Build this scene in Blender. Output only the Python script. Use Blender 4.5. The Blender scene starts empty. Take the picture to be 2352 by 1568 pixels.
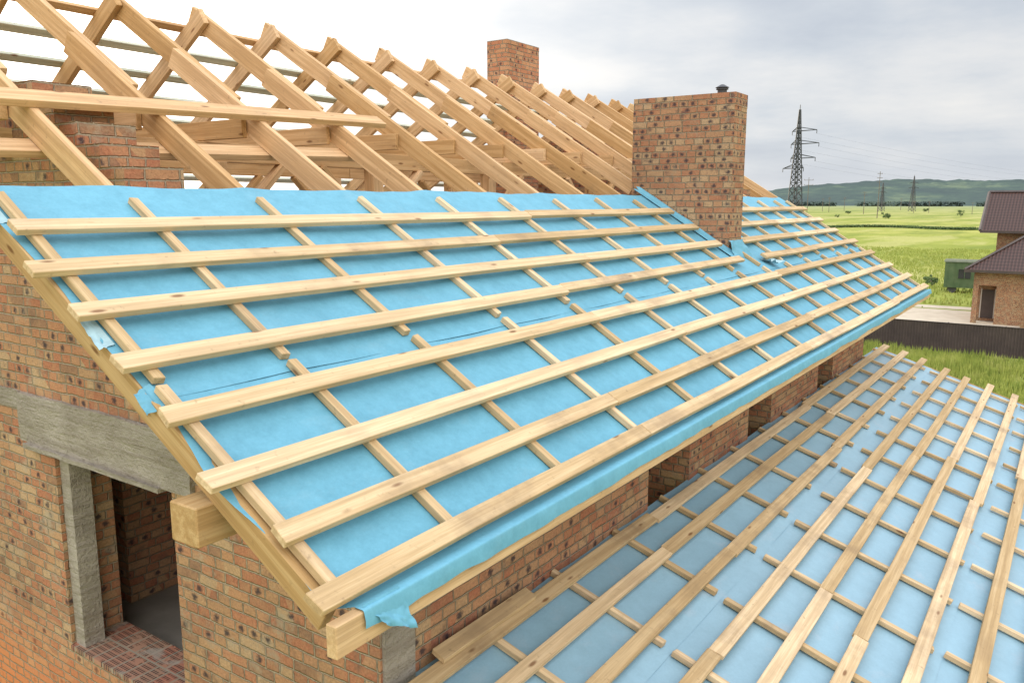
import bpy, bmesh, math, random
from mathutils import Vector, Matrix, noise
random.seed(7)
rnd = random.random
def U(a,b): return a+(b-a)*rnd()
H = 9.0
scene = bpy.context.scene
COL = scene.collection

# ------------------------------------------------------------ helpers
def empty(name, loc, label, category, group=None):
    o = bpy.data.objects.new(name, None); o.location = loc
    o.empty_display_size = .3
    COL.objects.link(o)
    o["label"]=label; o["category"]=category
    if group: o["group"]=group
    return o
def worldloc(o):
    pw = Vector((0,0,0))
    while o is not None:
        pw += o.location; o=o.parent
    return pw
def mesh_obj(name, bm, mat, parent=None, smooth=False, label=None):
    me = bpy.data.meshes.new(name); bm.normal_update(); bm.to_mesh(me); bm.free()
    if mat: me.materials.append(mat)
    if smooth:
        for p in me.polygons: p.use_smooth=True
    o = bpy.data.objects.new(name, me)
    COL.objects.link(o)
    if parent is not None:
        o.parent = parent
        o.location = -worldloc(parent)
    if label: o["label"]=label
    return o
def box(bm, lo, hi):
    x0,y0,z0=lo; x1,y1,z1=hi
    v=[bm.verts.new(p) for p in [(x0,y0,z0),(x1,y0,z0),(x1,y1,z0),(x0,y1,z0),(x0,y0,z1),(x1,y0,z1),(x1,y1,z1),(x0,y1,z1)]]
    for f in [(0,3,2,1),(4,5,6,7),(0,1,5,4),(1,2,6,5),(2,3,7,6),(3,0,4,7)]:
        bm.faces.new([v[i] for i in f])
def box_uv(bm):
    bm.normal_update()
    uv = bm.loops.layers.uv.verify()
    for f in bm.faces:
        n=f.normal; a=[abs(c) for c in n]
        for l in f.loops:
            c=l.vert.co
            if a[0]>=a[1] and a[0]>=a[2]: l[uv].uv=(c.y,c.z)
            elif a[1]>=a[2]: l[uv].uv=(c.x,c.z)
            else: l[uv].uv=(c.x,c.y)
def strut(bm,p,q,r):
    p=Vector(p);q=Vector(q); d=(q-p)
    if d.length<1e-6: return
    d.normalize()
    a=d.orthogonal().normalized(); b=d.cross(a)
    vs=[]
    for c in (p,q):
        vs.append([bm.verts.new(c+a*r*sx+b*r*sy) for sx,sy in ((1,1),(-1,1),(-1,-1),(1,-1))])
    for i in range(4):
        j=(i+1)%4
        bm.faces.new([vs[0][i],vs[0][j],vs[1][j],vs[1][i]])
    bm.faces.new(vs[0][::-1]); bm.faces.new(vs[1])

# ------------------------------------------------------------ node helpers
class NT:
    def __init__(s, name):
        s.m=bpy.data.materials.new(name); s.m.use_nodes=True
        s.t=s.m.node_tree; s.b=s.t.nodes["Principled BSDF"]
    def n(s,typ,**k):
        nd=s.t.nodes.new(typ)
        for a,v in k.items(): setattr(nd,a,v)
        return nd
    def l(s,a,b): s.t.links.new(a,b)
    def val(s,sock,v):
        if isinstance(v,(int,float,tuple,list)): sock.default_value=v
        else: s.l(v,sock)
    def math(s,op,a,b=None,c=None,clamp=False):
        nd=s.n('ShaderNodeMath',operation=op,use_clamp=clamp)
        s.val(nd.inputs[0],a)
        if b is not None: s.val(nd.inputs[1],b)
        if c is not None: s.val(nd.inputs[2],c)
        return nd.outputs[0]
    def noise(s,vec,scale,detail=3,rough=.5,out=0):
        nd=s.n('ShaderNodeTexNoise'); nd.inputs['Scale'].default_value=scale
        nd.inputs['Detail'].default_value=detail; nd.inputs['Roughness'].default_value=rough
        if vec is not None: s.l(vec,nd.inputs['Vector'])
        return nd.outputs[out]
    def ramp(s,fac,stops,interp='LINEAR'):
        nd=s.n('ShaderNodeValToRGB'); cr=nd.color_ramp; cr.interpolation=interp
        while len(cr.elements)<len(stops): cr.elements.new(.5)
        for e,(p,c) in zip(cr.elements,stops):
            e.position=p; e.color=(c[0],c[1],c[2],1) if isinstance(c,(tuple,list)) else (c,c,c,1)
        s.l(fac,nd.inputs[0]); return nd.outputs[0]
    def mix(s,fac,a,b,mode='MIX'):
        nd=s.n('ShaderNodeMix',data_type='RGBA',blend_type=mode)
        s.val(nd.inputs['Factor'],fac)
        for k,v in (('A',a),('B',b)):
            sock=[i for i in nd.inputs if i.name==k and i.type=='RGBA'][0]
            if isinstance(v,(tuple,list)): sock.default_value=(v[0],v[1],v[2],1)
            else: s.l(v,sock)
        return [o for o in nd.outputs if o.type=='RGBA'][0]
    def maprange(s,v,a,b,c=0.,d=1.):
        nd=s.n('ShaderNodeMapRange'); s.val(nd.inputs[0],v)
        for i,x in enumerate((a,b,c,d)): nd.inputs[i+1].default_value=x
        return nd.outputs[0]
    def mapping(s,vec,scale=(1,1,1),loc=None):
        nd=s.n('ShaderNodeMapping'); s.l(vec,nd.inputs[0]); nd.inputs['Scale'].default_value=scale
        if loc is not None: s.l(loc,nd.inputs['Location'])
        return nd.outputs[0]
    def bump(s,h,strength=.5,dist=.01):
        nd=s.n('ShaderNodeBump'); nd.inputs['Strength'].default_value=strength; nd.inputs['Distance'].default_value=dist
        s.l(h,nd.inputs['Height']); s.l(nd.outputs[0],s.b.inputs['Normal'])
    def out(s,col,rough=.8,spec=.3):
        if isinstance(col,(tuple,list)): s.b.inputs['Base Color'].default_value=(*col,1)
        else: s.l(col,s.b.inputs['Base Color'])
        s.val(s.b.inputs['Roughness'],rough)
        s.b.inputs['Specular IOR Level'].default_value=spec
        return s.m

def wood_mat(name, light, mid, stain=.35, tint=.3):
    s=NT(name)
    tc=s.n('ShaderNodeTexCoord'); oi=s.n('ShaderNodeObjectInfo')
    cb=s.n('ShaderNodeCombineXYZ')
    r=oi.outputs['Random']
    s.l(s.math('MULTIPLY',r,37.),cb.inputs[0]); s.l(s.math('MULTIPLY',r,91.),cb.inputs[1]); s.l(s.math('MULTIPLY',r,13.),cb.inputs[2])
    v=s.mapping(tc.outputs['Object'],(1,1,1),cb.outputs[0])
    g1=s.noise(s.mapping(v,(1.0,30,30)),1.,5,.62)
    g2=s.noise(s.mapping(v,(3.5,150,150)),1.,3,.6)
    c=s.ramp(g1,[(.30,tuple(x*.82 for x in mid)),(.46,mid),(.6,light)])
    c=s.mix(s.maprange(g2,.38,.7,0,.4),c,tuple(x*.66 for x in mid))
    vo=s.n('ShaderNodeTexVoronoi'); vo.inputs['Scale'].default_value=1.
    s.l(s.mapping(v,(2.6,9.,9.)),vo.inputs['Vector'])
    kn=s.maprange(vo.outputs['Distance'],.06,.13,1.,0.)
    c=s.mix(s.math('MULTIPLY',kn,.85),c,(.19,.085,.035))
    st=s.noise(v,1.7,5,.65)
    stf=s.math('MULTIPLY',s.maprange(st,.50,.78),s.math('MULTIPLY_ADD',r,stain*1.4,stain*.2))
    c=s.mix(stf,c,(.25,.175,.115))
    dirt=s.noise(v,22.,3,.6)
    c=s.mix(s.maprange(dirt,.64,.78,0,.5),c,(.18,.12,.075))
    wn=s.n('ShaderNodeTexWhiteNoise',noise_dimensions='1D'); s.l(r,wn.inputs['W'])
    tv=s.maprange(wn.outputs[0],0,1,1.-tint,1.06)
    hs=s.n('ShaderNodeHueSaturation'); s.l(c,hs.inputs['Color']); s.l(tv,hs.inputs['Value'])
    s.l(s.maprange(wn.outputs[0],0,1,1.12,.92),hs.inputs['Saturation'])
    s.bump(s.math('ADD',g1,s.math('MULTIPLY',g2,.6)),.45,.005)
    return s.out(hs.outputs[0],.72,.25)

def brick_mat(name, cols, mortar, L=.24, Hh=.072, spots=.35, smear=.25, mort=.005, band=None, overlay=(.46,.275,.15), soot=.5, soft=.35):
    s=NT(name)
    tc=s.n('ShaderNodeTexCoord'); uv=tc.outputs['UV']
    dn=s.n('ShaderNodeTexNoise'); dn.inputs['Scale'].default_value=5.; s.l(uv,dn.inputs['Vector'])
    vm=s.n('ShaderNodeVectorMath',operation='MULTIPLY_ADD'); s.l(dn.outputs['Color'],vm.inputs[0]); vm.inputs[1].default_value=(.022,.022,0)
    s.l(uv,vm.inputs[2])
    sp=s.n('ShaderNodeSeparateXYZ'); s.l(vm.outputs[0],sp.inputs[0])
    u,v=sp.outputs[0],sp.outputs[1]
    vv=s.math('DIVIDE',v,Hh); row=s.math('FLOOR',vv); fv=s.math('FRACT',vv)
    par=s.math('MULTIPLY',s.math('FRACT',s.math('MULTIPLY',row,.5)),2.)
    Lr=s.math('MULTIPLY_ADD',par,-L*.5,L)
    uu=s.math('ADD',s.math('DIVIDE',u,Lr),s.math('MULTIPLY',row,.37))
    cl=s.math('FLOOR',uu); fu=s.math('FRACT',uu)
    cb=s.n('ShaderNodeCombineXYZ'); s.l(cl,cb.inputs[0]); s.l(row,cb.inputs[1])
    wn=s.n('ShaderNodeTexWhiteNoise',noise_dimensions='3D'); s.l(cb.outputs[0],wn.inputs[0])
    wc=s.n('ShaderNodeSeparateColor'); s.l(wn.outputs['Color'],wc.inputs[0])
    du=s.math('MULTIPLY',s.math('MINIMUM',fu,s.math('SUBTRACT',1.,fu)),Lr)
    dv=s.math('MULTIPLY',s.math('MINIMUM',fv,s.math('SUBTRACT',1.,fv)),Hh)
    d=s.math('MINIMUM',du,dv)
    rag=s.noise(uv,45.,3,.6)
    d2=s.math('ADD',d,s.math('MULTIPLY_ADD',rag,.012,-.006))
    bm_=s.maprange(d2,mort-.002,mort+.003)
    n=len(cols)
    reg=s.noise(uv,.55,2,.5)
    sel=s.math('FRACT',s.math('ADD',s.math('MULTIPLY',wc.outputs[0],.72),s.math('MULTIPLY',reg,.55)))
    mean=tuple(sum(cc[k] for cc in cols)/n for k in range(3))
    cols=[tuple(cc[k]*(1-soft)+mean[k]*soft for k in range(3)) for cc in cols]
    c=s.ramp(sel,[(i/n,cc) for i,cc in enumerate(cols)],'CONSTANT')
    fine=s.noise(uv,60.,4,.65)
    hs=s.n('ShaderNodeHueSaturation'); s.l(c,hs.inputs['Color']); s.l(s.maprange(fine,.25,.75,.6,1.3),hs.inputs['Value'])
    c=hs.outputs[0]
    mid=s.noise(uv,14.,3,.6)
    c=s.mix(s.maprange(mid,.42,.75,0,.55),c,overlay)
    ex=s.math('MULTIPLY',s.math('SUBTRACT',fu,.5),Lr); ey=s.math('MULTIPLY',s.math('SUBTRACT',fv,.5),Hh*1.15)
    rr=s.math('SQRT',s.math('ADD',s.math('MULTIPLY',ex,ex),s.math('MULTIPLY',ey,ey)))
    rr=s.math('ADD',rr,s.math('MULTIPLY_ADD',rag,.06,-.03))
    spm=s.math('MULTIPLY',s.maprange(rr,.013,.036,1.,0.),s.math('GREATER_THAN',wc.outputs[1],1-spots))
    c=s.mix(s.math('MULTIPLY',spm,.88),c,(.04,.035,.045))
    bl=s.noise(uv,7.,3,.6)
    c=s.mix(s.math('MULTIPLY',s.maprange(bl,.57,.70),soot),c,(.07,.055,.06))
    sp2=s.noise(uv,30.,3,.7)
    c=s.mix(s.maprange(sp2,.60,.70,0,soot),c,(.09,.06,.055))
    mc=s.mix(s.noise(uv,12.,4,.6),tuple(x*.6 for x in mortar),tuple(x*1.2 for x in mortar))
    sm=s.maprange(s.noise(uv,3.2,6,.7),.62-.12*smear,.66)
    bm2=s.math('MULTIPLY',bm_,s.math('SUBTRACT',1.,s.math('MULTIPLY',sm,min(1.,smear*1.6))))
    c=s.mix(bm2,mc,c)
    bp=s.noise(uv,.9,3,.5)
    hs2=s.n('ShaderNodeHueSaturation'); s.l(c,hs2.inputs['Color']); s.l(s.maprange(bp,.3,.7,.85,1.12),hs2.inputs['Value'])
    c=hs2.outputs[0]
    if band is not None:
        z0,z1,bc=band
        c=s.mix(s.math('MULTIPLY',s.maprange(s.math('ADD',sp.outputs[1],s.math('MULTIPLY',bp,.8)),z0,z1,.8,0.),bm_),c,bc)
    s.bump(s.math('ADD',s.math('MULTIPLY',bm_,1.),s.math('ADD',s.math('MULTIPLY',fine,.35),s.math('MULTIPLY',wc.outputs[2],.5))),1.,.014)
    return s.out(c,.92,.15)

def plain_mat(name, c1, c2, scale=6., rough=.85, bump=.3, bd=.01, coord='Object', spec=.25, detail=5):
    s=NT(name); tc=s.n('ShaderNodeTexCoord')
    f=s.noise(tc.outputs[coord],scale,detail,.6)
    c=s.ramp(f,[(.3,c1),(.7,c2)])
    s.bump(s.noise(tc.outputs[coord],scale*6,4,.6),bump,bd)
    return s.out(c,rough,spec)
def concrete_mat():
    s=NT('rough_concrete'); tc=s.n('ShaderNodeTexCoord'); g=tc.outputs['Object']
    a=s.noise(g,2.2,5,.65); b=s.noise(s.mapping(g,(1,1.2,14)),1.6,4,.6); p=s.noise(g,38,4,.7)
    c=s.ramp(a,[(.3,(.33,.29,.24)),(.7,(.53,.48,.415))])
    c=s.mix(s.maprange(b,.48,.62,0,.5),c,(.28,.24,.195)); c=s.mix(s.maprange(p,.58,.72,0,.6),c,(.18,.15,.125))
    s.bump(s.math('ADD',s.math('ADD',b,a),p),1.,.035)
    return s.out(c,.95,.15)

def membrane_mat(name, base, rough=.62, spec=.35, wr_=.22, mot=1.):
    s=NT(name); tc=s.n('ShaderNodeTexCoord'); g=tc.outputs['Object']
    f=s.noise(g,9.,6,.75); f2=s.noise(g,70.,4,.7); f3=s.noise(g,.9,2,.5)
    dark=tuple(x*(1-.12*mot) for x in base); lite=tuple(min(1,x*(1+.07*mot)+.015*mot) for x in base)
    c=s.ramp(f,[(.32,dark),(.66,lite)])
    # dusty smudges
    du=s.noise(s.mapping(g,(1.,1.6,1.)),2.7,6,.7)
    c=s.mix(s.maprange(du,.56,.74,0,.35),c,(base[0]*1.7,base[1]*1.12,base[2]*1.02))
    hs=s.n('ShaderNodeHueSaturation'); s.l(c,hs.inputs['Color'])
    s.l(s.math('MULTIPLY',s.maprange(f2,.3,.7,.96,1.04),s.maprange(f3,.3,.7,.94,1.06)),hs.inputs['Value'])
    wr=s.noise(s.mapping(g,(.8,2.2,1.)),1.6,3,.5)
    s.bump(s.math('ADD',wr,s.math('MULTIPLY',f2,.04)),wr_,.02)
    return s.out(hs.outputs[0],rough,spec)

PINE=wood_mat('pine_wood',(.74,.53,.30),(.61,.405,.21))
PINE_B=wood_mat('pine_batten_wood',(.735,.555,.34),(.60,.43,.245),stain=.6,tint=.28)
PINE_R=wood_mat('rafter_wood',(.74,.50,.28),(.60,.38,.195),stain=.3,tint=.2)
PINE_F=wood_mat('film_lit_batten_wood',(.66,.70,.62),(.56,.60,.52),stain=.2,tint=.12)  # pale tone of light through translucent film put into the wood colour
brick_cols=[(.44,.20,.11),(.45,.30,.17),(.39,.17,.095),(.48,.34,.20),(.42,.25,.14),(.34,.15,.09),(.47,.30,.17),(.25,.15,.10),(.47,.25,.135),(.49,.37,.23)]
red_cols=[(.43,.165,.095),(.46,.21,.12),(.38,.135,.08),(.46,.25,.145),(.40,.18,.105),(.44,.28,.165),(.33,.12,.08)]
BRICK=brick_mat('wall_brick',red_cols+[(.46,.32,.185)],(.36,.295,.215),spots=.28,smear=.3,mort=.0045)
BRICK_G=brick_mat('gable_brick',brick_cols+red_cols[:4],(.42,.345,.25),spots=.2,smear=.5,mort=.005,band=(-3.45,-2.75,(.62,.22,.085)))
BRICK_C=brick_mat('chimney_brick',[(.42,.20,.11),(.45,.29,.165),(.36,.15,.085),(.46,.33,.20),(.40,.22,.125),(.34,.14,.08)],(.37,.30,.21),spots=.6,smear=.3,mort=.0045,Hh=.074,L=.235,overlay=(.42,.27,.15),soot=.7)
BRICK_O=brick_mat('orange_chimney_brick',[(.48,.20,.11),(.50,.25,.14),(.42,.16,.095),(.53,.29,.17)],(.38,.32,.24),spots=.2,smear=.15,mort=.005)
CONC=concrete_mat()
CONC2=plain_mat('floor_concrete',(.20,.185,.165),(.30,.28,.25),2.,.95,.4,.01)
BLUE=membrane_mat('blue_membrane',(.118,.345,.475),wr_=.24,mot=.9)
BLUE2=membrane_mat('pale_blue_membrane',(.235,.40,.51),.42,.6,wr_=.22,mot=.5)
FLAP=membrane_mat('membrane_underside',(.32,.49,.56))
METAL=plain_mat('dark_metal',(.05,.05,.055),(.10,.10,.11),4.,.5,.1)
STEEL=plain_mat('grey_steel',(.045,.05,.06),(.08,.085,.095),1.,.6,.0)
POLEW=plain_mat('pole_wood',(.13,.11,.09),(.20,.17,.14),1.,.9,.2)

# ------------------------------------------------------------ boards
def board(name, p0, p1, w, t, nrm, mat, parent, jit=0., bev=.003, label=None):
    p0=Vector(p0);p1=Vector(p1)
    d=(p1-p0); Ln=d.length; ex=d.normalized(); ez=Vector(nrm); ez=(ez-ex*ez.dot(ex)).normalized(); ey=ez.cross(ex)
    bm=bmesh.new()
    seg=max(1,int(Ln/.7))
    rings=[]
    ph=U(0,6); aw=U(-1,1)*jit
    for i in range(seg+1):
        x=Ln*i/seg; q=i/seg
        oy=aw*math.sin(q*math.pi)+ (jit*.2*math.sin(q*9+ph)); oz=jit*.2*math.sin(q*7+ph)
        skew=(U(-.006,.006) if i in (0,seg) else 0)
        rings.append([bm.verts.new((x+skew*sy,oy+sy*w/2,oz+zz)) for sy,zz in ((-1,-t),(1,-t),(1,0),(-1,0))])
    for i in range(seg):
        for j in range(4):
            k=(j+1)%4
            bm.faces.new([rings[i][j],rings[i+1][j],rings[i+1][k],rings[i][k]])
    bm.faces.new(rings[0]); bm.faces.new(rings[-1][::-1])
    bmesh.ops.recalc_face_normals(bm,faces=bm.faces[:])
    if bev>0:
        es=[e for e in bm.edges if len(e.link_faces)==2 and e.calc_face_angle(0)>.8]
        bmesh.ops.bevel(bm,geom=es,offset=bev,segments=1,affect='EDGES')
    o=mesh_obj(name,bm,mat,parent,label=label)
    R=Matrix((ex,ey,ez)).transposed().to_4x4()
    pw=worldloc(parent) if parent is not None else Vector((0,0,0))
    o.matrix_local=Matrix.Translation(p0-pw)@R
    return o

# ------------------------------------------------------------ roof frames
A1=math.atan(.6128); A2=math.radians(17.5); T2=math.tan(A2); K1=2.6; K2=3.29
N1=Vector((0,-math.sin(A1),math.cos(A1))); N1F=Vector((0,math.sin(A1),math.cos(A1)))
N2=Vector((0,-math.sin(A2),math.cos(A2)))
YR=7.5
def P1(x,y,d=0.):
    return Vector((x,y,H-K1+.6128*y))-N1*d
def P1F(x,y,d=0.):
    q=P1(x,2*YR-y,d); return Vector((q.x,2*YR-q.y,q.z))
def P2(x,y,d=0.):
    return Vector((x,y,H-K2+T2*y))-N2*d

house=empty('brick_house',(2.8,2.75,0),'unfinished brick house with blue roof membrane and bare timber rafters','house')

def sheet(name,Pf,x0,x1,y0,y1,d,mat,parent,nx,ny,amp,xs,drape=False,wavy1=0.,wavx=0.,seed=0.,label=None):
    bm=bmesh.new(); rows=[]
    for j in range(ny+1):
        r=[]
        for i in range(nx+1):
            fx=i/nx; fy=j/ny
            x=x0+(x1-x0)*fx; y=y0+(y1-y0)*fy
            if wavy1 and j==ny: y+=wavy1*noise.noise(Vector((x*.8,seed,3)))*2+wavy1*.4*noise.noise(Vector((x*5,seed,3)))
            if wavx and i in (0,nx): x+=wavx*noise.noise(Vector((seed,y*2.5,i)))*1.6
            ph=((x-xs)/.9)%1.0
            sag=.012*math.sin(ph*math.pi)
            wob=amp*noise.noise(Vector((x*1.6,y*2.5,seed)))+amp*.5*noise.noise(Vector((x*5,y*7,seed)))
            r.append(bm.verts.new(Pf(x,y,d+sag-wob)))
        rows.append(r)
    if drape:
        for (yy_,zz_) in ((2.014,-1.424),(2.008,-1.421),(1.966,-1.421),(1.960,-1.424),(1.958,-1.430),(1.955,-1.46),(1.953,-1.494)):
            r=[]
            for i in range(nx+1):
                x=x0+.06+(x1-x0-.06)*i/nx
                k=1 if zz_>-1.435 else 2
                wv=noise.noise(Vector((x*4,zz_*20,seed)))
                r.append(bm.verts.new((x,yy_+(-.003+.007*wv)*(k-1)-.003*k*noise.noise(Vector((x*1.2,3,seed))),H+zz_+((.016*noise.noise(Vector((x*1.5,2,seed)))+.008*noise.noise(Vector((x*7,2,seed)))) if zz_<-1.49 else 0))))
            rows.insert(0,r)
    for j in range(len(rows)-1):
        for i in range(nx):
            bm.faces.new([rows[j][i],rows[j][i+1],rows[j+1][i+1],rows[j+1][i]])
    return mesh_obj(name,bm,mat,parent,smooth=True,label=label)

roof=sheet('roof',P1,1.86,15.12,2.035,3.10,.078,BLUE,house,300,16,.004,2.6,drape=True,wavx=.03,seed=1.,label='main pitched roof with blue membrane, battens and bare rafters')
sheet('membrane',P1,1.87,15.10,3.04,4.50,.074,BLUE,roof,260,20,.004,2.6,wavy1=.02,wavx=.035,seed=5.,label='upper strip of blue roofing membrane')

# ---- rafters
D0=.086; RW=.056; RT=.172
NR=15
for n in range(NR-1):
    x=2.6+.9*n
    segs=[(2.03,6.45)]
    if n==8: segs=[(2.03,3.43),(4.76,6.45)]
    for a,b in segs:
        board('rafter',P1(x,a,D0),P1(x,b+U(-.1,.1),D0),RW,RT,N1,PINE_R,roof,.006)
    board('rafter',P1(x+RW+.002,5.75,D0),P1(x+RW+.002,YR+.03+U(-.02,.03),D0),RW,RT,N1,PINE_R,roof,.004)
    fs=[(YR-.02,13.1)]
    if n==11: fs=[(YR-.02,8.25),(8.75,13.1)]
    for a,b in fs:
        board('rafter',P1F(x-.002,a,D0+.045),P1F(x-.002,b,D0+.045),RW,RT,N1F,PINE_R,roof,.006)
    zt=H+.66; y0=(zt-H+K1+.2)/.6128-.15; y1=2*YR-y0
    board('collar_tie',(x-.06,y0+.1,zt),(x-.06,y1-.1,zt),.05,.15,(0,0,1),PINE_R,roof,.004)
for x in (1.885,15.06):
    board('verge_rafter',P1(x,2.03,.084),P1(x,YR,.084),.05,.115,N1,PINE,roof,.003)
    board('verge_rafter',P1F(x,YR+.03,.084),P1F(x,13.1,.084),.05,.115,N1F,PINE,roof,.003)
for y,zp in ((6.15,H+.5),(8.85,H+.5)):
    board('purlin',(2.3,y,zp),(8.6,y,zp),.14,.16,(0,0,1),PINE_R,roof)
    board('purlin',(8.62,y,zp),(14.9,y,zp),.14,.16,(0,0,1),PINE_R,roof)
    for x in (4.4,6.3,8.3,10.9,13.2):
        board('post',(x,y,H-3.4),(x,y,zp-.162),.14,.14,(0,1,0),PINE_R,roof)
        board('brace',(x+.1,y,zp-.75),(x+.72,y,zp-.165),.05,.12,(0,1,0),PINE_R,roof)
        board('brace',(x-.1,y,zp-.75),(x-.72,y,zp-.165),.05,.12,(0,1,0),PINE_R,roof)
board('plank',P1(1.5,5.29,D0-.052),P1(5.9,5.55,D0-.052),.15,.05,N1,PINE_R,roof,.004,label='long plank nailed across the outside of the rafters')
board('plank',P1(1.5,5.12,D0+RT+.004),P1(5.6,5.34,D0+RT+.004),.15,.05,N1,PINE_R,roof,.004,label='second plank fixed to the inside of the rafters')
board('wall_plate',(1.78,2.795,H-1.165),(15.0,2.795,H-1.165),.17,.165,(0,0,1),PINE,roof,0,.006)
board('wall_plate',(1.95,12.2,H-1.165),(15.0,12.2,H-1.165),.17,.165,(0,0,1),PINE,roof,0,.006)
board('fascia',(1.79,1.989,H-1.428),(15.08,1.989,H-1.428),.05,.125,(0,0,1),PINE,roof,0,.004)
# ---- counter battens
cbx=[1.93]+[2.6+.9*n for n in range(14)]+[15.0]
for x in cbx:
    j=U(-.012,.012)
    board('counter_batten',P1(x+j,2.045,.036),P1(x+j+U(-.01,.01),3.075,.036),.05,.038,N1,PINE_B,roof,.003)
    j=U(-.012,.012)
    if abs(x-9.8)<.1:
        board('counter_batten',P1(x+j,3.11,.036),P1(x+j,3.36,.036),.05,.038,N1,PINE_B,roof)
    else:
        board('counter_batten',P1(x+j,3.11,.036),P1(x+j+U(-.01,.01),4.36+U(-.03,.03),.036),.05,.038,N1,PINE_B,roof,.003)
# ---- battens
xs0=[1.84,1.758,1.79,1.79,1.796,1.745,1.845,1.77]
yy=[4.09,3.79,3.50,3.205,2.905,2.59,2.30,2.045]
joints=[[6.2],[5.3],[6.2],[5.35],[5.3,9.8],[6.2,10.7],[4.45,8.95,13.4],[4.4,8.0,12.5]]
for i,(xa,y) in enumerate(zip(xs0,yy)):
    def run(a,b,js):
        pts=[a]+[q for q in js if a+.4<q<b-.4]+[b]
        for k in range(len(pts)-1):
            dy=U(-.008,.008)
            board('batten',P1(pts[k]+.002,y+dy,0),P1(pts[k+1]-.002,y+dy+U(-.006,.006),U(-.001,.001)),.095+U(-.004,.004),.034,N1,PINE_B,roof,.006)
    if i<4:
        run(xa,9.40+U(-.03,.05),joints[i])
        run(10.12+U(0,.1),15.12+U(-.05,.12),[12.5])
    else:
        run(xa,15.12+U(-.08,.1),joints[i])
# far slope battens
y=8.1
while y<13.2:
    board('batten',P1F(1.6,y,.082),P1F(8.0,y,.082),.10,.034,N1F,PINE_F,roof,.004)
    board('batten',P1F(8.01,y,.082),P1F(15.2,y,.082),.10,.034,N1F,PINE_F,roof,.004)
    y+=.33
board('batten',P1F(1.6,7.78,.082),P1F(8.0,7.78,.082),.09,.034,N1F,PINE_R,roof,.004)
board('batten',P1F(8.01,7.78,.082),P1F(15.2,7.78,.082),.09,.034,N1F,PINE_R,roof,.004)

# flaps
def cloth(name,c00,c10,c01,c11,n,amp,mat,parent,seed):
    bm=bmesh.new(); g=[]
    c00,c10,c01,c11=[Vector(c) for c in (c00,c10,c01,c11)]
    nr=(c10-c00).cross(c01-c00).normalized()
    for j in range(n+1):
        r=[]
        for i in range(n+1):
            a=i/n;b=j/n
            p=c00*(1-a)*(1-b)+c10*a*(1-b)+c01*(1-a)*b+c11*a*b
            k=b
            p=p+nr*amp*k*(noise.noise(Vector((a*3,b*2,seed)))*2+noise.noise(Vector((a*8,b*6,seed))))
            p=p+(c10-c00)*.12*k*noise.noise(Vector((seed,b*4,a)))
            r.append(bm.verts.new(p))
        g.append(r)
    for j in range(n):
        for i in range(n): bm.faces.new([g[j][i],g[j][i+1],g[j+1][i+1],g[j+1][i]])
    return mesh_obj(name,bm,mat,parent,smooth=True)
cloth('membrane_flap',(1.93,1.978,H-1.412),(2.12,1.974,H-1.412),(2.0,1.925,H-1.50),(2.15,1.91,H-1.575),16,.013,BLUE,roof,3.)
cloth('membrane_flap',P1(1.90,3.36,.074),P1(1.90,3.60,.074),P1(1.82,3.34,.075),P1(1.84,3.57,.075),12,.010,FLAP,roof,9.)
cloth('membrane_flap',P1(1.92,3.0,.07),P1(1.90,3.12,.07),P1(1.82,3.0,.11),P1(1.82,3.10,.09),12,.010,BLUE,roof,12.)
cloth('membrane_flap',P1(1.90,4.2,.074),P1(1.90,4.5,.074),P1(1.80,4.18,.08),P1(1.81,4.52,.04),12,.015,FLAP,roof,15.)
cloth('membrane_flap',P1(9.45,3.28,.07),P1(10.05,3.28,.07),P1(9.5,3.45,-.04),P1(10.0,3.45,-.05),14,.02,BLUE,roof,19.)
cloth('membrane_flap',P1(9.42,3.3,.07),P1(9.42,4.6,.07),P1(9.53,3.3,.03),P1(9.53,4.6,.03),16,.010,BLUE,roof,25.)
cloth('membrane_flap',P1(10.15,3.2,.07),P1(10.4,3.25,.07),P1(10.2,3.1,.02),P1(10.42,3.02,-.02),10,.03,FLAP,roof,29.)

# ------------------------------------------------------------ walls
def zt1(y,off):
    yy_=y if y<YR else 2*YR-y
    return off+.6128*yy_
def gable(name,x0,x1,opening,mat,cap=.72):
    bm=bmesh.new()
    ys=[2.75]
    while ys[-1]<12.25-.2: ys.append(ys[-1]+.125)
    extra=[4.25,4.5,5.93,6.3] if opening else []
    ys=sorted(set([round(v,4) for v in ys+extra+[12.25]]))
    for a,b in zip(ys[:-1],ys[1:]):
        if b-a<1e-3: continue
        off=-2.76 if a<4.55 else -2.66
        kk=int((a-2.75)/.25); ms=zt1(2.75+kk*.25,off) if a<YR else zt1(2.75+(kk+1)*.25,off)
        ms=math.floor(ms/.072)*.072
        top=min(ms,cap)
        c=(a+b)/2
        if not opening: spans=[(-9,top)]
        elif c<4.25: spans=[(-9,top)]
        elif c<4.5: spans=[(-9,-1.745),(-1.37,top)]
        elif c<5.93: spans=[(-9,-3.27),(-1.37,top)]
        elif c<6.3: spans=[(-9,-1.745),(-1.37,top)]
        else: spans=[(-9,-1.51),(-1.37,top)]
        for s0,s1 in spans:
            if s1>s0: box(bm,(x0,a,H+s0),(x1,b,H+s1))
    box_uv(bm)
    uv=bm.loops.layers.uv.verify()
    for f in bm.faces:
        for l in f.loops: l[uv].uv.y-=H if abs(f.normal.z)<.5 else 0
    return mesh_obj(name,bm,mat,house)
gable('gable_wall',2.8,3.2,True,BRICK_G,cap=.80)
gable('gable_wall',13.75,14.12,False,BRICK,cap=1.4)
bm=bmesh.new()
ops=[(5.98,6.85),(8.47,9.26),(11.3,12.1)]
xs=[3.2]+[v for o in ops for v in o]+[13.75]
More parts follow.
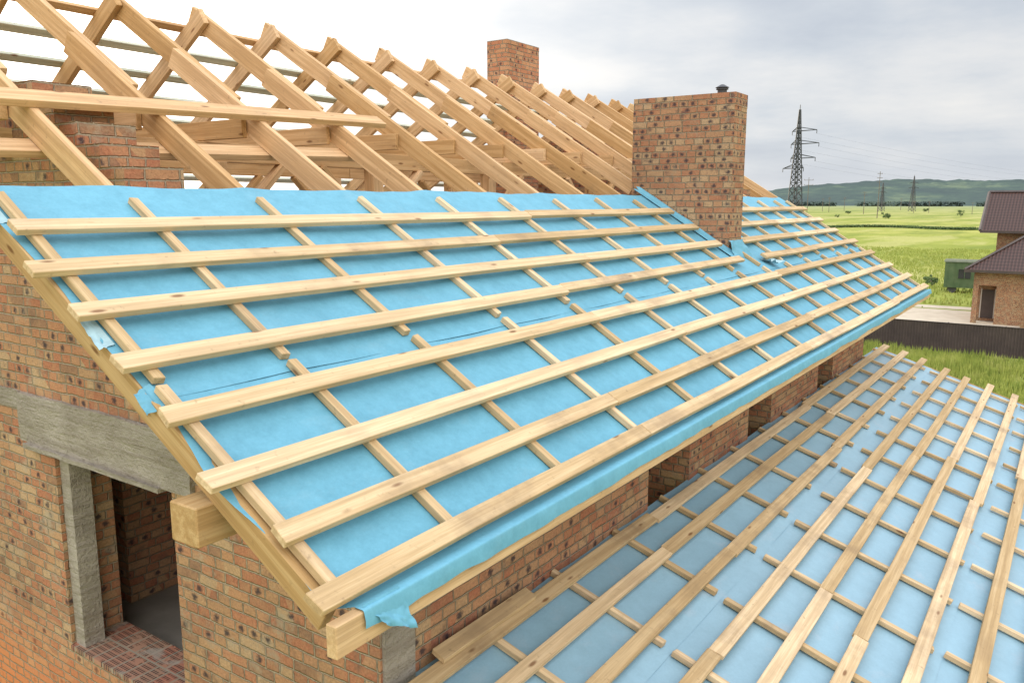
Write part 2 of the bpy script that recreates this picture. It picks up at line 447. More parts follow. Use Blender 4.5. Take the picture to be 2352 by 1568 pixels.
for i,(a,b) in enumerate(zip(xs[:-1],xs[1:])):
    if i%2==0: box(bm,(a,2.75,0),(b,3.15,H-1.335))
    else:
        box(bm,(a,2.75,0),(b,3.15,H-3.1)); box(bm,(a,2.75,H-1.62),(b,3.15,H-1.335))
box_uv(bm); mesh_obj('wall',bm,BRICK,house)
bm=bmesh.new(); box(bm,(3.2,11.85,0),(13.75,12.25,H-1.335)); box_uv(bm); mesh_obj('wall',bm,BRICK,house)
bm=bmesh.new(); box(bm,(3.55,6.42,H-3.4),(3.80,7.9,H-1.22)); box(bm,(3.80,6.42,H-3.4),(7.5,6.7,H-1.22)); box_uv(bm)
mesh_obj('partition_wall',bm,BRICK,house)
bm=bmesh.new(); box(bm,(7.5,3.15,H-3.4),(7.65,11.85,H-1.22)); box_uv(bm)
mesh_obj('partition_wall',bm,BRICK,house)
bm=bmesh.new(); box(bm,(3.2,3.15,H-3.6),(13.75,11.85,H-3.4)); mesh_obj('floor_slab',bm,CONC2,house)
bm=bmesh.new(); box(bm,(3.2,3.15,H-1.2),(13.75,11.85,H-1.06)); mesh_obj('added_ceiling_slab',bm,CONC2,house)  # unseen slab added to keep the room behind the window dark
def rough_box(name,lo,hi,mat,parent,amp=.01,seg=.09,seed=0.):
    bm=bmesh.new(); box(bm,lo,hi)
    for ax in range(3):
        ln=hi[ax]-lo[ax]
        if ln>seg*1.5:
            es=[e for e in bm.edges if abs((e.verts[0].co-e.verts[1].co)[ax])>ln*.9]
            bmesh.ops.subdivide_edges(bm,edges=es,cuts=min(max(1,int(ln/seg)),40),use_grid_fill=True)
    for v in bm.verts:
        v.co+=Vector((noise.noise(v.co*5+Vector((seed,0,0))),noise.noise(v.co*5+Vector((0,seed,9))),noise.noise(v.co*6+Vector((3,seed,0)))))*amp
    return mesh_obj(name,bm,mat,parent)
rough_box('lintel',(2.765,4.25,H-1.745),(3.2,6.34,H-1.37),CONC,house,.014,seed=1.)
rough_box('concrete_band',(2.785,6.3,H-1.51),(3.2,12.2,H-1.37),CONC,house,.01,seed=2.)
rough_box('lintel_ledge',(2.735,4.55,H-1.772),(2.95,6.25,H-1.74),CONC,house,.005,seed=4.)
rough_box('concrete_corner',(2.815,2.725,H-4.5),(3.04,2.76,H-1.34),CONC,house,.008,seed=3.)
win=mesh_obj('window',(lambda b:(box(b,(2.83,5.80,H-3.262),(2.98,5.925,H-1.78)),b)[1])(bmesh.new()),CONC,house,label='unglazed window opening with a concrete post along one jamb')
s=NT('perforated_brick_sill'); tc=s.n('ShaderNodeTexCoord'); o_=tc.outputs['Object']
br=s.n('ShaderNodeTexBrick'); br.inputs['Scale'].default_value=1; br.inputs['Brick Width'].default_value=.125; br.inputs['Row Height'].default_value=.25
br.inputs['Mortar Size'].default_value=.008; br.offset=.5
mp=s.n('ShaderNodeMapping'); s.l(o_,mp.inputs[0]); mp.inputs['Rotation'].default_value=(0,0,math.pi/2); s.l(mp.outputs[0],br.inputs[0])
br.inputs['Color1'].default_value=(.42,.17,.11,1); br.inputs['Color2'].default_value=(.36,.22,.15,1); br.inputs['Mortar'].default_value=(.3,.26,.2,1)
sp=s.n('ShaderNodeSeparateXYZ'); s.l(o_,sp.inputs[0])
hx=s.math('FRACT',s.math('MULTIPLY',sp.outputs[0],22.)); hy=s.math('FRACT',s.math('MULTIPLY',sp.outputs[1],44.))
hole=s.math('MULTIPLY',s.math('MULTIPLY',s.math('GREATER_THAN',hx,.3),s.math('GREATER_THAN',hy,.5)),s.math('SUBTRACT',1.,br.outputs['Fac']))
hole=s.math('MULTIPLY',hole,s.maprange(s.noise(o_,9.,3),.4,.5))
c=s.mix(hole,br.outputs['Color'],(.04,.03,.03)); c=s.mix(s.maprange(s.noise(o_,4.,4),.56,.62,0,.7),c,(.36,.33,.28))
s.bump(s.math('SUBTRACT',1.,hole),.9,.02)
SILL=s.out(c,.9)
bm=bmesh.new(); box(bm,(2.79,4.5,H-3.30),(3.22,5.93,H-3.262)); mesh_obj('sill',bm,SILL,win)

# ------------------------------------------------------------ chimneys
def chimney(x0,x1,y0,y1,ztop,zbot,mat,label):
    bm=bmesh.new(); box(bm,(x0,y0,zbot),(x1,y1,ztop-.235))
    for k in range(3):
        z0=ztop-.234+.078*k
        w=.12
        ox=U(-.004,.004); oy=U(-.004,.004)
        box(bm,(x0+ox,y0+oy,z0),(x1+ox,y0+w+oy,z0+.077)); box(bm,(x0+ox,y1-w+oy,z0),(x1+ox,y1+oy,z0+.077))
        box(bm,(x0+ox,y0+w+oy,z0),(x0+w+ox,y1-w+oy,z0+.077)); box(bm,(x1-w+ox,y0+w+oy,z0),(x1+ox,y1-w+oy,z0+.077))
    box_uv(bm)
    return mesh_obj('chimney',bm,mat,house,label=label)
ch=chimney(9.55,9.97,3.44,4.74,H+1.265,H-3.4,BRICK_C,'wide brick chimney with dark burnt spots and a small metal vent cap')
chimney(11.9,12.9,8.3,8.72,H+2.73,H-3.4,BRICK_O,'tall orange brick chimney rising beyond the ridge')
bm=bmesh.new()
bmesh.ops.create_cone(bm,cap_ends=True,segments=20,radius1=.055,radius2=.055,depth=.36,matrix=Matrix.Translation((9.76,3.68,H+1.16)))
bmesh.ops.create_cone(bm,cap_ends=True,segments=20,radius1=.082,radius2=.02,depth=.035,matrix=Matrix.Translation((9.76,3.68,H+1.365)))
bmesh.ops.create_cone(bm,cap_ends=True,segments=20,radius1=.072,radius2=.072,depth=.012,matrix=Matrix.Translation((9.76,3.68,H+1.33)))
mesh_obj('vent_cap',bm,METAL,ch)

# ------------------------------------------------------------ lean-to roof
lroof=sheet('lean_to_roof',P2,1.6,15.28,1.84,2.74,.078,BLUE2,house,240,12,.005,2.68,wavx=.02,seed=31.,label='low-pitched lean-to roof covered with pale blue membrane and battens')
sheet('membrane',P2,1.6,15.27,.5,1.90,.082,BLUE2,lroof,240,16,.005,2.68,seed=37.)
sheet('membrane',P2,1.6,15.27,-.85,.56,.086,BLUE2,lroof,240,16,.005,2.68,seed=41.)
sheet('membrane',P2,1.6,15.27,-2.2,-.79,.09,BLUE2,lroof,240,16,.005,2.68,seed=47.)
for (ya,yb,off) in ((2.73,1.90,.02),(1.82,.56,-.01),(.50,-.77,.01),(-.83,-2.15,.02)):
    for n in range(16):
        x=1.85+.87*n+off+U(-.012,.012)
        if x>15.2: continue
        board('counter_batten',P2(x,ya+U(-.012,.012),.036),P2(x+U(-.015,.015),yb+U(-.02,.02),.036),.05,.038,N2,PINE_B,lroof,.003)
ly=[2.60,2.33,2.005,1.64,1.315,.985,.625,.30,-.03,-.37,-.7,-1.05,-1.4,-1.75,-2.08]
for i,y in enumerate(ly):
    js=[U(4.6,6.5),U(9.,11.)]
    pts=[1.5]+js+[15.35+U(-.1,.15)]
    for k in range(3):
        dy=U(-.012,.012)
        board('batten',P2(pts[k]+.003,y+dy,0),P2(pts[k+1]-.003,y+dy+U(-.012,.012),0),.10+U(-.004,.006),.034,N2,PINE_B,lroof,.006)
board('fascia',P2(15.32,2.72,.08),P2(15.32,-2.2,.08),.03,.16,N2,PINE,lroof)
bm=bmesh.new(); box(bm,(1.9,-1.8,0),(14.9,-1.5,H-4.1)); box(bm,(14.6,-1.5,0),(14.9,2.75,H-3.95)); box_uv(bm); mesh_obj('lean_to_wall',bm,BRICK,house)
scrap=board('scrap_board',P2(3.15,2.665,-.036),P2(4.05,2.655,-.036),.1,.034,N2,PINE_B,None,label='short offcut of batten lying on the lean-to roof')
scrap["category"]="board"

# ------------------------------------------------------------ ground
s=NT('meadow_ground'); tc=s.n('ShaderNodeTexCoord'); g=tc.outputs['Object']
a=s.noise(g,.012,5,.6); b=s.noise(g,.09,5,.65); c3=s.noise(g,1.5,5,.7); st=s.noise(s.mapping(g,(.010,.045,1)),1.,6,.65)
c=s.ramp(a,[(.38,(.21,.25,.06)),(.5,(.31,.335,.09)),(.62,(.39,.38,.13))])
c=s.mix(s.maprange(b,.45,.62,0,.5),c,(.18,.22,.055))
c=s.mix(s.maprange(st,.50,.57,0,.6),c,(.42,.40,.18))
c=s.mix(s.maprange(st,.46,.40,0,.5),c,(.13,.18,.05))
c=s.mix(s.maprange(c3,.4,.7,0,.4),c,(.15,.18,.05))
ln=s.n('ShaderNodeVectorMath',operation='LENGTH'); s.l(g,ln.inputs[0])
c=s.mix(s.maprange(ln.outputs['Value'],300,2400,0,.8),c,(.23,.27,.18))  # far ground fades to a haze tone painted in by distance
s.bump(c3,.6,.2)
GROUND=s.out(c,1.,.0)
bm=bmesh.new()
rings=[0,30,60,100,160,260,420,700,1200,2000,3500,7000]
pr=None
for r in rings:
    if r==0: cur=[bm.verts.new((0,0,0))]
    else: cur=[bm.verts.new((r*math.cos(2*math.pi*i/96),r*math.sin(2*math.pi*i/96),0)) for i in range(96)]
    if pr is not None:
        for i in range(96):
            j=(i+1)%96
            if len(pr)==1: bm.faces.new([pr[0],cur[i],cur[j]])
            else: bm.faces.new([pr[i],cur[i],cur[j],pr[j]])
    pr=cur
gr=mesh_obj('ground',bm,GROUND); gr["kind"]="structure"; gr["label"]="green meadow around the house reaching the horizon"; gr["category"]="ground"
s=NT('hazy_hill_forest'); tc=s.n('ShaderNodeTexCoord'); g=tc.outputs['Object']
f=s.noise(s.mapping(g,(1,1,4)),.004,6,.65); f2=s.noise(g,.03,5,.7)
c=s.ramp(f,[(.42,(.075,.10,.10)),(.55,(.09,.125,.11)),(.64,(.14,.18,.13))])  # bluish distance haze is mixed into these forest colours
c=s.mix(s.maprange(f2,.4,.65,0,.5),c,(.06,.082,.088))
HILL=s.out(c,1.,0.)
def hills(D,depth,hf,name,seed,mat,label):
    bm=bmesh.new(); rows=[]
    nA=420; nR=14
    for i in range(nA+1):
        az=math.radians(-40+ (95)*i/nA); r=[]
        for j in range(nR+1):
            q=j/nR; rad=D+depth*q
            h=hf(math.degrees(az))*math.sin(q*math.pi*.5)*(.88+.2*noise.noise(Vector((az*9,q*3,seed))))+ (4*noise.noise(Vector((az*60,q*8,seed)))+4*noise.noise(Vector((az*420,q*20,seed))))*math.sin(q*math.pi*.5)
            if j==0: h=-3
            r.append(bm.verts.new((rad*math.cos(az),rad*math.sin(az),h)))
        rows.append(r)
    for i in range(nA):
        for j in range(nR): bm.faces.new([rows[i][j],rows[i+1][j],rows[i+1][j+1],rows[i][j+1]])
    o=mesh_obj(name,bm,mat,smooth=True); o["kind"]="structure"; o["label"]=label; o["category"]="hill"
def sm(a,b,x):
    t=max(0,min(1,(x-a)/(b-a))); return t*t*(3-2*t)
hills(2400,900,lambda d: 20+68*sm(-30,2,d)*(1-sm(13,22,d)) ,'hills',3.,HILL,'long wooded hill ridge on the horizon')
HILL2=plain_mat('hazy_hill',(.16,.20,.22),(.19,.23,.24),.003,1.,0.,.1)  # aerial haze of the far ridge set in its base colour
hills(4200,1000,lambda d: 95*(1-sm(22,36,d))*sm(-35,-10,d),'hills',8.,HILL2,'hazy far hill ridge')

DIRT=plain_mat('dirt',(.40,.35,.28),(.50,.45,.37),.8,1.,.3,.02)
bm=bmesh.new()
pts=[(80,30),(79,18),(79.5,13.2),(80,4),(81,-20)]
pv=None
for x,y in pts:
    cur=(bm.verts.new((x-1.1,y,.008)),bm.verts.new((x+1.1,y,.008)))
    if pv: bm.faces.new([pv[0],pv[1],cur[1],cur[0]])
    pv=cur
o=mesh_obj('path',bm,DIRT); o["kind"]="structure"; o["label"]="pale dirt track across the meadow"; o["category"]="path"

s=NT('grass_blades'); oi=s.n('ShaderNodeTexCoord'); f=s.noise(oi.outputs['Object'],.6,4,.6); f2=s.noise(oi.outputs['Object'],9.,2,.6)
c=s.ramp(f,[(.3,(.21,.28,.055)),(.55,(.35,.39,.09)),(.75,(.48,.47,.19))]); c=s.mix(s.maprange(f2,.4,.7,0,.45),c,(.16,.22,.05))
GRASS=s.out(c,.8,.2)
def grass(x0,x1,y0,y1,n,h,seed):
    random.seed(seed); bm=bmesh.new()
    for i in range(n):
        x=U(x0,x1); y=U(y0,y1)
        if 65.6<x<77.4 and -9<y<14.4: continue
        if 77.5<x<81.5: continue
        dens=noise.noise(Vector((x*.25,y*.25,2)))
        if dens<-.35 and rnd()<.6: continue
        hh=h*U(.5,1.3)*(1+.6*dens)
        for k in range(3):
            a=U(0,6.28); w=.03+.02*rnd(); lx=math.cos(a)*U(0,.25)*hh; lyy=math.sin(a)*U(0,.25)*hh
            px=x+U(-.12,.12); py=y+U(-.12,.12); a2=U(0,3.14)
            bm.faces.new([bm.verts.new((px-w*math.cos(a2),py-w*math.sin(a2),0)),bm.verts.new((px+w*math.cos(a2),py+w*math.sin(a2),0)),bm.verts.new((px+lx,py+lyy,hh))])
    return bm
gmesh=grass(20,54.5,-9,13,26000,.45,11)
o=mesh_obj('grass',gmesh,GRASS); o["kind"]="stuff"; o["label"]="tall green meadow grass beside the fence"; o["category"]="grass"
gmesh=grass(56,180,-12,45,22000,.42,12)
o=mesh_obj('grass',gmesh,GRASS); o["kind"]="stuff"; o["label"]="rough meadow grass beyond the fence"; o["category"]="grass"

# ------------------------------------------------------------ fence
FENCE=plain_mat('brown_profiled_sheet',(.055,.042,.042),(.085,.065,.06),1.5,.5,.05,.01,spec=.4)
fence=empty('fence',(55,0,0),'long dark brown profiled metal sheet fence','fence')
bm=bmesh.new(); y=-24.; pv=None
while y<30:
    for dy,dx in ((0,0),(.06,0),(.08,.035),(.14,.035)):
        cur=(bm.verts.new((55-dx,y+dy,.08)),bm.verts.new((55-dx,y+dy,1.85)))
        if pv: bm.faces.new([pv[0],cur[0],cur[1],pv[1]])
        pv=cur
    y+=.16
mesh_obj('panel',bm,FENCE,fence)
for i in range(19):
    bm=bmesh.new(); box(bm,(55.03,-24+3*i,0),(55.1,-24+3*i+.07,1.9)); mesh_obj('post',bm,FENCE,fence)
bm=bmesh.new(); box(bm,(54.93,-24,1.852),(55.03,30,1.885)); mesh_obj('cap_rail',bm,FENCE,fence)

# ------------------------------------------------------------ neighbour house
s=NT('brown_metal_tile'); tc=s.n('ShaderNodeTexCoord'); sp=s.n('ShaderNodeSeparateXYZ'); s.l(tc.outputs['UV'],sp.inputs[0])
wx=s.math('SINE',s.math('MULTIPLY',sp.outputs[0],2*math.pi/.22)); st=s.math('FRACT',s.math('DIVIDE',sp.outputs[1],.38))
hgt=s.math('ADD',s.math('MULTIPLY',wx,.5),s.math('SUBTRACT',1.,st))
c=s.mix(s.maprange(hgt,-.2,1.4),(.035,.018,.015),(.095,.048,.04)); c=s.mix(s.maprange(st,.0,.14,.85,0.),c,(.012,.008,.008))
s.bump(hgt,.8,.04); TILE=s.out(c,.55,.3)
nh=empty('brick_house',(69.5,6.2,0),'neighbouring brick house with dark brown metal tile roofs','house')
def poly(bm,pts):
    f=bm.faces.new([bm.verts.new(p) for p in pts]); uv=bm.loops.layers.uv.verify()
    p0=Vector(pts[0]); ex=(Vector(pts[1])-p0).normalized(); n=(Vector(pts[1])-p0).cross(Vector(pts[2])-p0).normalized(); ey=n.cross(ex)
    for l in f.loops: q=l.vert.co-p0; l[uv].uv=(q.dot(ex),q.dot(ey))
bm=bmesh.new()
box(bm,(71.2,-7,0),(74,5.9,.35))
for a,b,z0,z1 in ((-7,-1.5,0,3.9),(-1.5,1.0,0,.9),(-1.5,1.0,2.6,3.9),(1.0,4.7,0,3.9),(4.7,5.85,2.95,3.9),(5.85,6.2,0,3.9)):
    box(bm,(69.55,a,z0),(69.9,b,z1))
box(bm,(69.9,5.9,2.95),(74,6.2,3.9)); box(bm,(71.2,5.9,0),(74,6.2,2.95)); box(bm,(71.2,1.0,.35),(71.4,5.9,3.9)); box(bm,(69.9,4.45,0),(71.2,4.7,3.9))
box(bm,(74,-7,0),(82.2,5.3,7.0))
box_uv(bm); mesh_obj('wall',bm,BRICK_C,nh)
bm=bmesh.new(); poly(bm,[(82.2,5.31,7.0),(74,5.31,7.0),(78,5.31,9.6)]); mesh_obj('gable',bm,BRICK_C,nh)
bm=bmesh.new()
e=68.9
poly(bm,[(e,-9,4.1),(e,6.8,4.1),(72.6,3.2,6.6),(72.6,-9,6.6)])
poly(bm,[(e,6.8,4.1),(76,6.8,4.1),(76,3.2,6.6),(72.6,3.2,6.6)])
poly(bm,[(72.6,3.2,6.6),(76,3.2,6.6),(76,-9,6.6),(72.6,-9,6.6)])
bmesh.ops.recalc_face_normals(bm,faces=bm.faces[:])
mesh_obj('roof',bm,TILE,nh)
bm=bmesh.new()
poly(bm,[(73.2,-9,6.85),(73.2,6.4,6.85),(78,6.4,9.8),(78,-9,9.8)])
poly(bm,[(82.8,6.4,6.85),(82.8,-9,6.85),(78,-9,9.8),(78,6.4,9.8)])
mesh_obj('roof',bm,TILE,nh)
bm=bmesh.new(); box(bm,(e-.03,-9,3.93),(e+.0,6.83,4.12)); box(bm,(e,6.8,3.93),(76,6.83,4.12)); box(bm,(73.15,-9,6.68),(73.19,6.43,6.87)); mesh_obj('eave_trim',bm,FENCE,nh)
bm=bmesh.new(); strut(bm,(73.2,6.42,6.86),(78,6.42,9.84),.09); strut(bm,(78,6.42,9.84),(78,-9,9.84),.08); strut(bm,(e,6.8,4.15),(72.6,3.2,6.66),.07); mesh_obj('ridge_cap',bm,FENCE,nh)
GLASS=NT('dark_glass').out((.02,.025,.03),.1,.6)
WHITE=plain_mat('pale_frame',(.45,.42,.38),(.55,.52,.47),3.)
bm=bmesh.new(); box(bm,(69.75,-1.5,.9),(69.78,1.0,2.6)); w=mesh_obj('window',bm,GLASS,nh)
bm=bmesh.new()
for a,b,c0,d0 in ((-1.5,-1.42,.9,2.6),(.92,1.,.9,2.6),(-.3,-.22,.9,2.6),(-1.42,.92,.9,.98),(-1.42,.92,2.52,2.6)): box(bm,(69.7,a,c0),(69.745,b,d0))
mesh_obj('frame',bm,WHITE,w)
bm=bmesh.new(); box(bm,(71.14,4.9,.35),(71.17,5.7,2.5)); d=mesh_obj('door',bm,FENCE,nh)
bm=bmesh.new(); box(bm,(71.1,4.8,.35),(71.16,4.88,2.6)); box(bm,(71.1,5.72,.35),(71.16,5.8,2.6)); mesh_obj('frame',bm,WHITE,d)
bm=bmesh.new(); box(bm,(66.0,3.0,0),(77,14.0,.12)); o=mesh_obj('pavement',bm,DIRT); o["kind"]="structure"; o["label"]="pale concrete terrace beside the neighbouring house"; o["category"]="pavement"

GREEN=plain_mat('green_paint',(.07,.12,.06),(.12,.165,.09),1.2,.6,.1)
tr=empty('site_trailer',(93,9,0),'old green metal site trailer with a small window','trailer')
bm=bmesh.new(); box(bm,(93,6,.55),(95.5,10.95,3.1))
for yv in [6.4+.6*i for i in range(8)]: box(bm,(92.97,yv,.6),(93.0,yv+.05,3.05))
mesh_obj('body',bm,GREEN,tr)
bm=bmesh.new()
for i in range(8):
    a0=math.pi*i/8;a1=math.pi*(i+1)/8
    f=lambda a:(94.25-1.35*math.cos(a),3.1+.25*math.sin(a))
    (xa,za),(xb,zb)=f(a0),f(a1)
    bm.faces.new([bm.verts.new((xa,5.9,za)),bm.verts.new((xb,5.9,zb)),bm.verts.new((xb,11.05,zb)),bm.verts.new((xa,11.05,za))])
mesh_obj('roof',bm,plain_mat('trailer_roof',(.10,.12,.08),(.16,.17,.12),2.),tr)
bm=bmesh.new(); box(bm,(92.94,8.6,1.5),(92.965,9.7,2.4)); w=mesh_obj('window',bm,GLASS,tr)
bm=bmesh.new()
for yv in (8.54,9.12,9.7): box(bm,(92.9,yv,1.45),(92.935,yv+.05,2.45))
mesh_obj('frame',bm,GREEN,w)
for yv in (7.2,10.2):
    bm=bmesh.new(); bmesh.ops.create_cone(bm,cap_ends=True,segments=18,radius1=.42,radius2=.42,depth=.25,matrix=Matrix.Translation((93.3,yv,.42))@Matrix.Rotation(math.pi/2,4,'Y'))
    mesh_obj('wheel',bm,METAL,tr)

# ------------------------------------------------------------ pylons
def tower(x,y,h,bw,adir,arms,r,label):
    e=empty('transmission_tower',(x,y,0),label,'pylon','power pylons across the plain')
    def hw(z):
        q=z/h
        return bw*(1-q/.62)+bw*.42*(q/.62) if q<.62 else bw*.42*(1-(q-.62)/.38)+bw*.07*((q-.62)/.38)
    ax=Vector((math.cos(adir),math.sin(adir),0)); ay=Vector((-ax.y,ax.x,0))
    def cpt(z,i):
        sx,sy=((1,1),(-1,1),(-1,-1),(1,-1))[i]; w=hw(z); return Vector((x,y,z))+ax*w*sx+ay*w*sy
    bm=bmesh.new(); zs=[0]; st=h*.11
    while zs[-1]<h*.97:
        zs.append(min(h,zs[-1]+st)); st=max(h*.042,st*.84)
    for a,b in zip(zs[:-1],zs[1:]):
        for i in range(4):
            j=(i+1)%4
            strut(bm,cpt(a,i),cpt(b,i),r*1.5); strut(bm,cpt(a,i),cpt(b,j),r); strut(bm,cpt(a,j),cpt(b,i),r); strut(bm,cpt(b,i),cpt(b,j),r*.8)
    strut(bm,(x,y,h*.98),(x,y,h*1.03),r)
    mesh_obj('mast',bm,STEEL,e)
    tips=[]
    for zf,l1,l2 in arms:
        z=h*zf; bm=bmesh.new()
        for sg,ll in ((1,l1),(-1,l2)):
            tip=Vector((x,y,z))+ax*sg*ll
            w=hw(z)
            for sy in (1,-1):
                b0=Vector((x,y,z))+ax*sg*w+ay*w*sy; b1=Vector((x,y,z+h*.03))+ax*sg*w+ay*w*sy
                strut(bm,b0,tip,r); strut(bm,b1,tip,r)
            strut(bm,tip,tip-Vector((0,0,h*.03)),r)
            tips.append(tip-Vector((0,0,h*.03)))
        mesh_obj('crossarm',bm,STEEL,e)
    return tips
LD=math.radians(-20); AD=LD+math.pi/2
arms=[(.82,2.4,6.4),(.715,2.6,7.4),(.60,2.4,6.4),(.52,5.2,2.4)]
t1=tower(268,75.6,37.8,1.95,AD,arms,.075,'tall steel lattice transmission tower with four crossarm levels')
def at(px,D):
    u=(px-1176)/1880; v=.1697
    dx=.5674*u+.1378*v+.8118; dy=-.8235*u+.0949*v+.5595
    return dx*D,dy*D
x2,y2=760,-104
t2=tower(x2,y2,37.8,2.0,AD,arms,.08,'steel lattice transmission tower carrying the power lines')
tower(918,171,29,2.2,math.radians(60),[(.8,4,4),(.66,5,5)],.09,'small lattice transmission tower far in the plain')
tower(941,146,36,2.6,math.radians(60),[(.8,5,5),(.66,6,6)],.09,'lattice transmission tower far in the plain')
tower(2700,330,40,4,math.radians(70),[(.8,7,7),(.65,8,8)],.2,'faint lattice transmission tower near the hills')
def wire(p,q,sag,r):
    bm=bmesh.new(); n=24; pr=None
    for i in range(n+1):
        t=i/n; c=p.lerp(q,t); c=Vector((c.x,c.y,c.z-sag*4*t*(1-t)))
        cur=[bm.verts.new(c+Vector((0,r*math.cos(a),r*math.sin(a)))) for a in (0,2.09,4.19)]
        if pr:
            for k in range(3): bm.faces.new([pr[k],pr[(k+1)%3],cur[(k+1)%3],cur[k]])
        pr=cur
    o=mesh_obj('power_line',bm,STEEL)
    o["label"]='thin high-voltage power line hanging between towers'; o["category"]="power line"; o["group"]="power lines between the pylons"
for i in range(6):
    wire(t1[i],t2[i],11,.014)
def pole(px,D,h,bars,r=.16):
    x,y=at(px,D)
    e=empty('power_pole',(x,y,0),'slim power pole with short crossbars in the meadow','pole','power poles in the meadow')
    bm=bmesh.new(); bmesh.ops.create_cone(bm,cap_ends=True,segments=8,radius1=r*1.3,radius2=r*.7,depth=h,matrix=Matrix.Translation((x,y,h/2)))
    mesh_obj('pole_shaft',bm,POLEW,e)
    bm=bmesh.new()
    for k in range(bars):
        z=h*(.95-.09*k); strut(bm,(x+.45*1.5,y-.8*1.5,z),(x-.45*1.5,y+.8*1.5,z),r*.4)
        for sg in (1,-1): strut(bm,(x+sg*.6,y-sg*1.1,z),(x+sg*.6,y-sg*1.1,z+.35),r*.35)
    mesh_obj('crossbar',bm,POLEW,e)
for a in [(1855,250,16.5,2,.10),(2017,470,26.5,3,.2),(1985,640,17.5,2,.2),(1905,760,14,2,.2),(1940,900,15,2,.22),(2100,700,10,1,.18),(2135,720,10,1,.18),(2235,620,9,1,.16),(1890,820,13,1,.2),(2070,950,14,1,.22),(2305,800,11,1,.2)]:
    pole(*a)

# ------------------------------------------------------------ bushes
s=NT('bush_leaves'); tc=s.n('ShaderNodeTexCoord'); f=s.noise(tc.outputs['Object'],1.3,3,.6)
c=s.ramp(f,[(.35,(.05,.085,.03)),(.65,(.11,.16,.055))]); LEAF=s.out(c,.8,.15)
def leaf_mass(bm,cx,cy,w,h,n,ls):
    cl=[(U(-.7,.7)*w,U(-.7,.7)*w,U(.25,.85)*h,U(.18,.45)*w) for _ in range(9)]
    for i in range(n):
        c=random.choice(cl); d=Vector((random.gauss(0,1),random.gauss(0,1),random.gauss(0,.8))).normalized()*c[3]*U(.5,1.05)
        p=Vector((cx+c[0],cy+c[1],c[2]))+d
        if p.z<.1: p.z=.1
        a=Vector((random.gauss(0,1),random.gauss(0,1),random.gauss(0,1))).normalized()*ls; b=a.orthogonal().normalized()*ls*.7
        bm.faces.new([bm.verts.new(p-a),bm.verts.new(p-b),bm.verts.new(p+a),bm.verts.new(p+b)])
def bush(px,D,w,h):
    x,y=at(px,D)
    e=empty('bush',(x,y,0),'round green bush growing in the meadow','bush','bushes in the meadow')
    bm=bmesh.new(); leaf_mass(bm,x,y,w,h,260,.13*w); mesh_obj('crown',bm,LEAF,e)
    bm=bmesh.new()
    for k in range(4): strut(bm,(x,y,0),(x+U(-.4,.4)*w,y+U(-.4,.4)*w,h*.6),.05)
    mesh_obj('trunk',bm,POLEW,e)
for a in [(2036,455,3.0,4.0),(2210,520,2.4,4.4),(1950,640,2.4,2.6),(2128,800,3,3.2),(2285,900,3,3.2),(1925,500,1.6,1.8),(2160,88,.8,1.0),(2150,92,.7,.9)]:
    bush(*a)
bm=bmesh.new(); random.seed(5)
for i in range(420):
    t=i/420; x0,y0=at(1880+370*t,285+16*math.sin(t*5))
    for k in range(9):
        p=Vector((x0+U(-1.4,1.4),y0+U(-1,1),U(.1,.8)))
        a=Vector((random.gauss(0,1),random.gauss(0,1),random.gauss(0,1))).normalized()*.35; b=a.orthogonal().normalized()*.3
        bm.faces.new([bm.verts.new(p-a),bm.verts.new(p-b),bm.verts.new(p+a),bm.verts.new(p+b)])
o=mesh_obj('hedge',bm,LEAF); o["kind"]="stuff"; o["label"]="low dark hedgerow crossing the meadow"; o["category"]="hedge"
bm=bmesh.new()
for i in range(4200):
    az=math.radians(-12+38*i/4200); D=2150+140*noise.noise(Vector((az*30,0,1)))
    if noise.noise(Vector((az*25,5,1)))<-.3: continue
    x=D*math.cos(az); y=D*math.sin(az)
    for k in range(3):
        p=Vector((x+U(-9,9),y+U(-9,9),U(1,9))); a=Vector((random.gauss(0,1),random.gauss(0,1),random.gauss(0,1))).normalized()*4; b=a.orthogonal().normalized()*3
        bm.faces.new([bm.verts.new(p-a),bm.verts.new(p-b),bm.verts.new(p+a),bm.verts.new(p+b)])
o=mesh_obj('tree_line',bm,HILL); o["kind"]="stuff"; o["label"]="hazy line of trees at the foot of the hills"; o["category"]="trees"

# ------------------------------------------------------------ sky, sun
SAZ=math.radians(63.1); SEL=math.radians(11.5)
sd=Vector((math.cos(SEL)*math.cos(SAZ),math.cos(SEL)*math.sin(SAZ),math.sin(SEL)))
w=bpy.data.worlds.new("World"); scene.world=w; w.use_nodes=True
class WN(NT):
    def __init__(s,w): s.t=w.node_tree
s=WN(w); bg=w.node_tree.nodes['Background']
sky=s.n('ShaderNodeTexSky',sky_type='NISHITA'); sky.sun_disc=False; sky.sun_elevation=SEL; sky.sun_rotation=math.pi/2-SAZ
tc=s.n('ShaderNodeTexCoord'); d=tc.outputs['Generated']
sp=s.n('ShaderNodeSeparateXYZ'); s.l(d,sp.inputs[0]); z=s.math('MAXIMUM',sp.outputs[2],0.)
den=s.math('ADD',z,.12)
cb=s.n('ShaderNodeCombineXYZ'); s.l(s.math('DIVIDE',sp.outputs[0],den),cb.inputs[0]); s.l(s.math('DIVIDE',sp.outputs[1],den),cb.inputs[1])
n1=s.noise(cb.outputs[0],.36,7,.56); n2=s.noise(cb.outputs[0],1.5,6,.6)
cl=s.math('ADD',s.math('MULTIPLY',n1,.78),s.math('MULTIPLY',n2,.22))
cc=s.ramp(cl,[(.37,(.52,.58,.68)),(.47,(.66,.71,.78)),(.55,(.82,.835,.86)),(.63,(.93,.92,.91))])
cc=s.mix(s.maprange(z,0.,.10,.75,0.),cc,(.72,.76,.82))
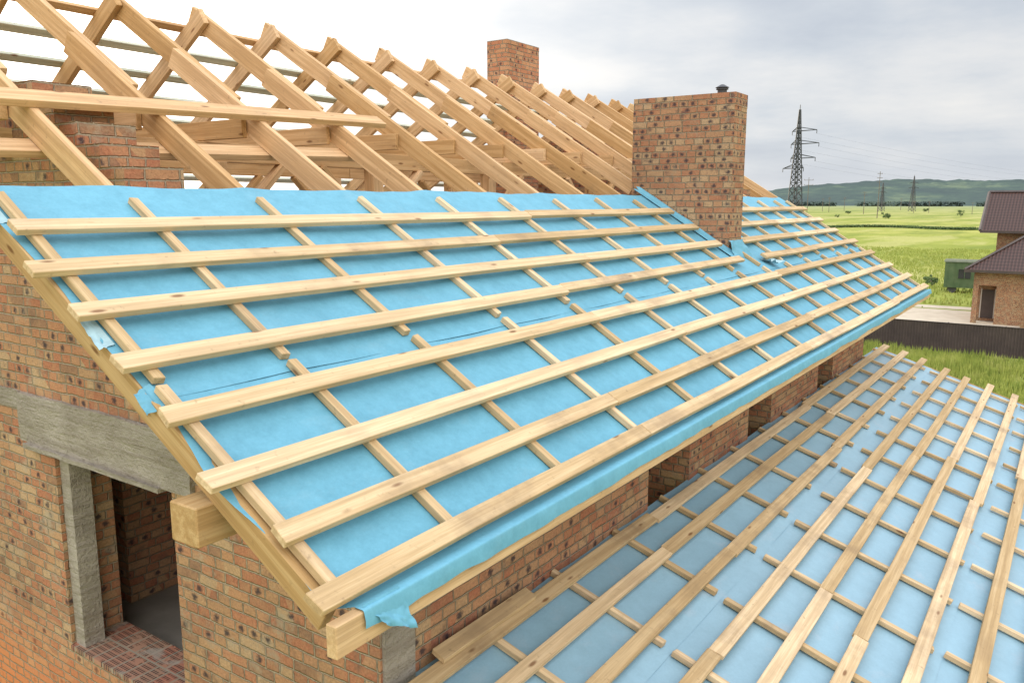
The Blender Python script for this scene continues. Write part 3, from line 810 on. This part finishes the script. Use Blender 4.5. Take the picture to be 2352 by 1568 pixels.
def dirdot(v):
    dt=s.n('ShaderNodeVectorMath',operation='DOT_PRODUCT'); s.l(d,dt.inputs[0]); dt.inputs[1].default_value=v
    return s.math('MAXIMUM',dt.outputs['Value'],0.)
dm=dirdot(sd)
gl=s.math('ADD',s.math('MULTIPLY',s.math('POWER',dm,8.),.75),s.math('MULTIPLY',s.math('POWER',dm,60.),2.5))
cg=s.n('ShaderNodeVectorMath',operation='SCALE'); cg.inputs[0].default_value=(1.,.92,.80); s.l(gl,cg.inputs['Scale'])
ba=s.math('MULTIPLY',s.math('POWER',dirdot(Vector((-.75,-.55,.35)).normalized()),2.),1.5)  # warm bright sky bank added behind the camera as fill for the walls
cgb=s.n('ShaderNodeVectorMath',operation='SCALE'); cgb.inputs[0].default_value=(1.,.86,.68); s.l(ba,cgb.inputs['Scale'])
ns=s.n('ShaderNodeVectorMath',operation='SCALE'); s.l(sky.outputs[0],ns.inputs[0]); ns.inputs['Scale'].default_value=.07
mx=s.mix(.9,ns.outputs[0],cc)
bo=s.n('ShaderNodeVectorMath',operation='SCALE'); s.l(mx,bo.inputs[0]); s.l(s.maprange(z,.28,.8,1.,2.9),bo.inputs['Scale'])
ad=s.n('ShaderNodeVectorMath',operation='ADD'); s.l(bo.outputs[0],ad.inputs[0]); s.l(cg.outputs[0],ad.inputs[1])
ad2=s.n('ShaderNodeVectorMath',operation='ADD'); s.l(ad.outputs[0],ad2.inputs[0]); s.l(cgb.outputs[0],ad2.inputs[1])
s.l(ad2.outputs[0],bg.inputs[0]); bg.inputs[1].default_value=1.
sl=bpy.data.lights.new('sun','SUN'); sl.energy=5.; sl.angle=math.radians(2.5); sl.color=(1,.84,.62)
so=bpy.data.objects.new('sun',sl); COL.objects.link(so); so.rotation_euler=(-sd).to_track_quat('-Z','Y').to_euler()
scene.view_settings.view_transform='Standard'; scene.view_settings.look='None'; scene.view_settings.exposure=0

# ------------------------------------------------------------ camera
cam=bpy.data.cameras.new('camera'); co=bpy.data.objects.new('camera',cam); COL.objects.link(co)
cam.sensor_width=36; cam.lens=36*1880/2352; cam.clip_start=.1; cam.clip_end=12000
az=math.radians(34.57); pt=math.radians(9.63)
fwd=Vector((math.cos(pt)*math.cos(az),math.cos(pt)*math.sin(az),-math.sin(pt)))
co.location=(0,0,H); co.rotation_euler=fwd.to_track_quat('-Z','Y').to_euler()
scene.camera=co
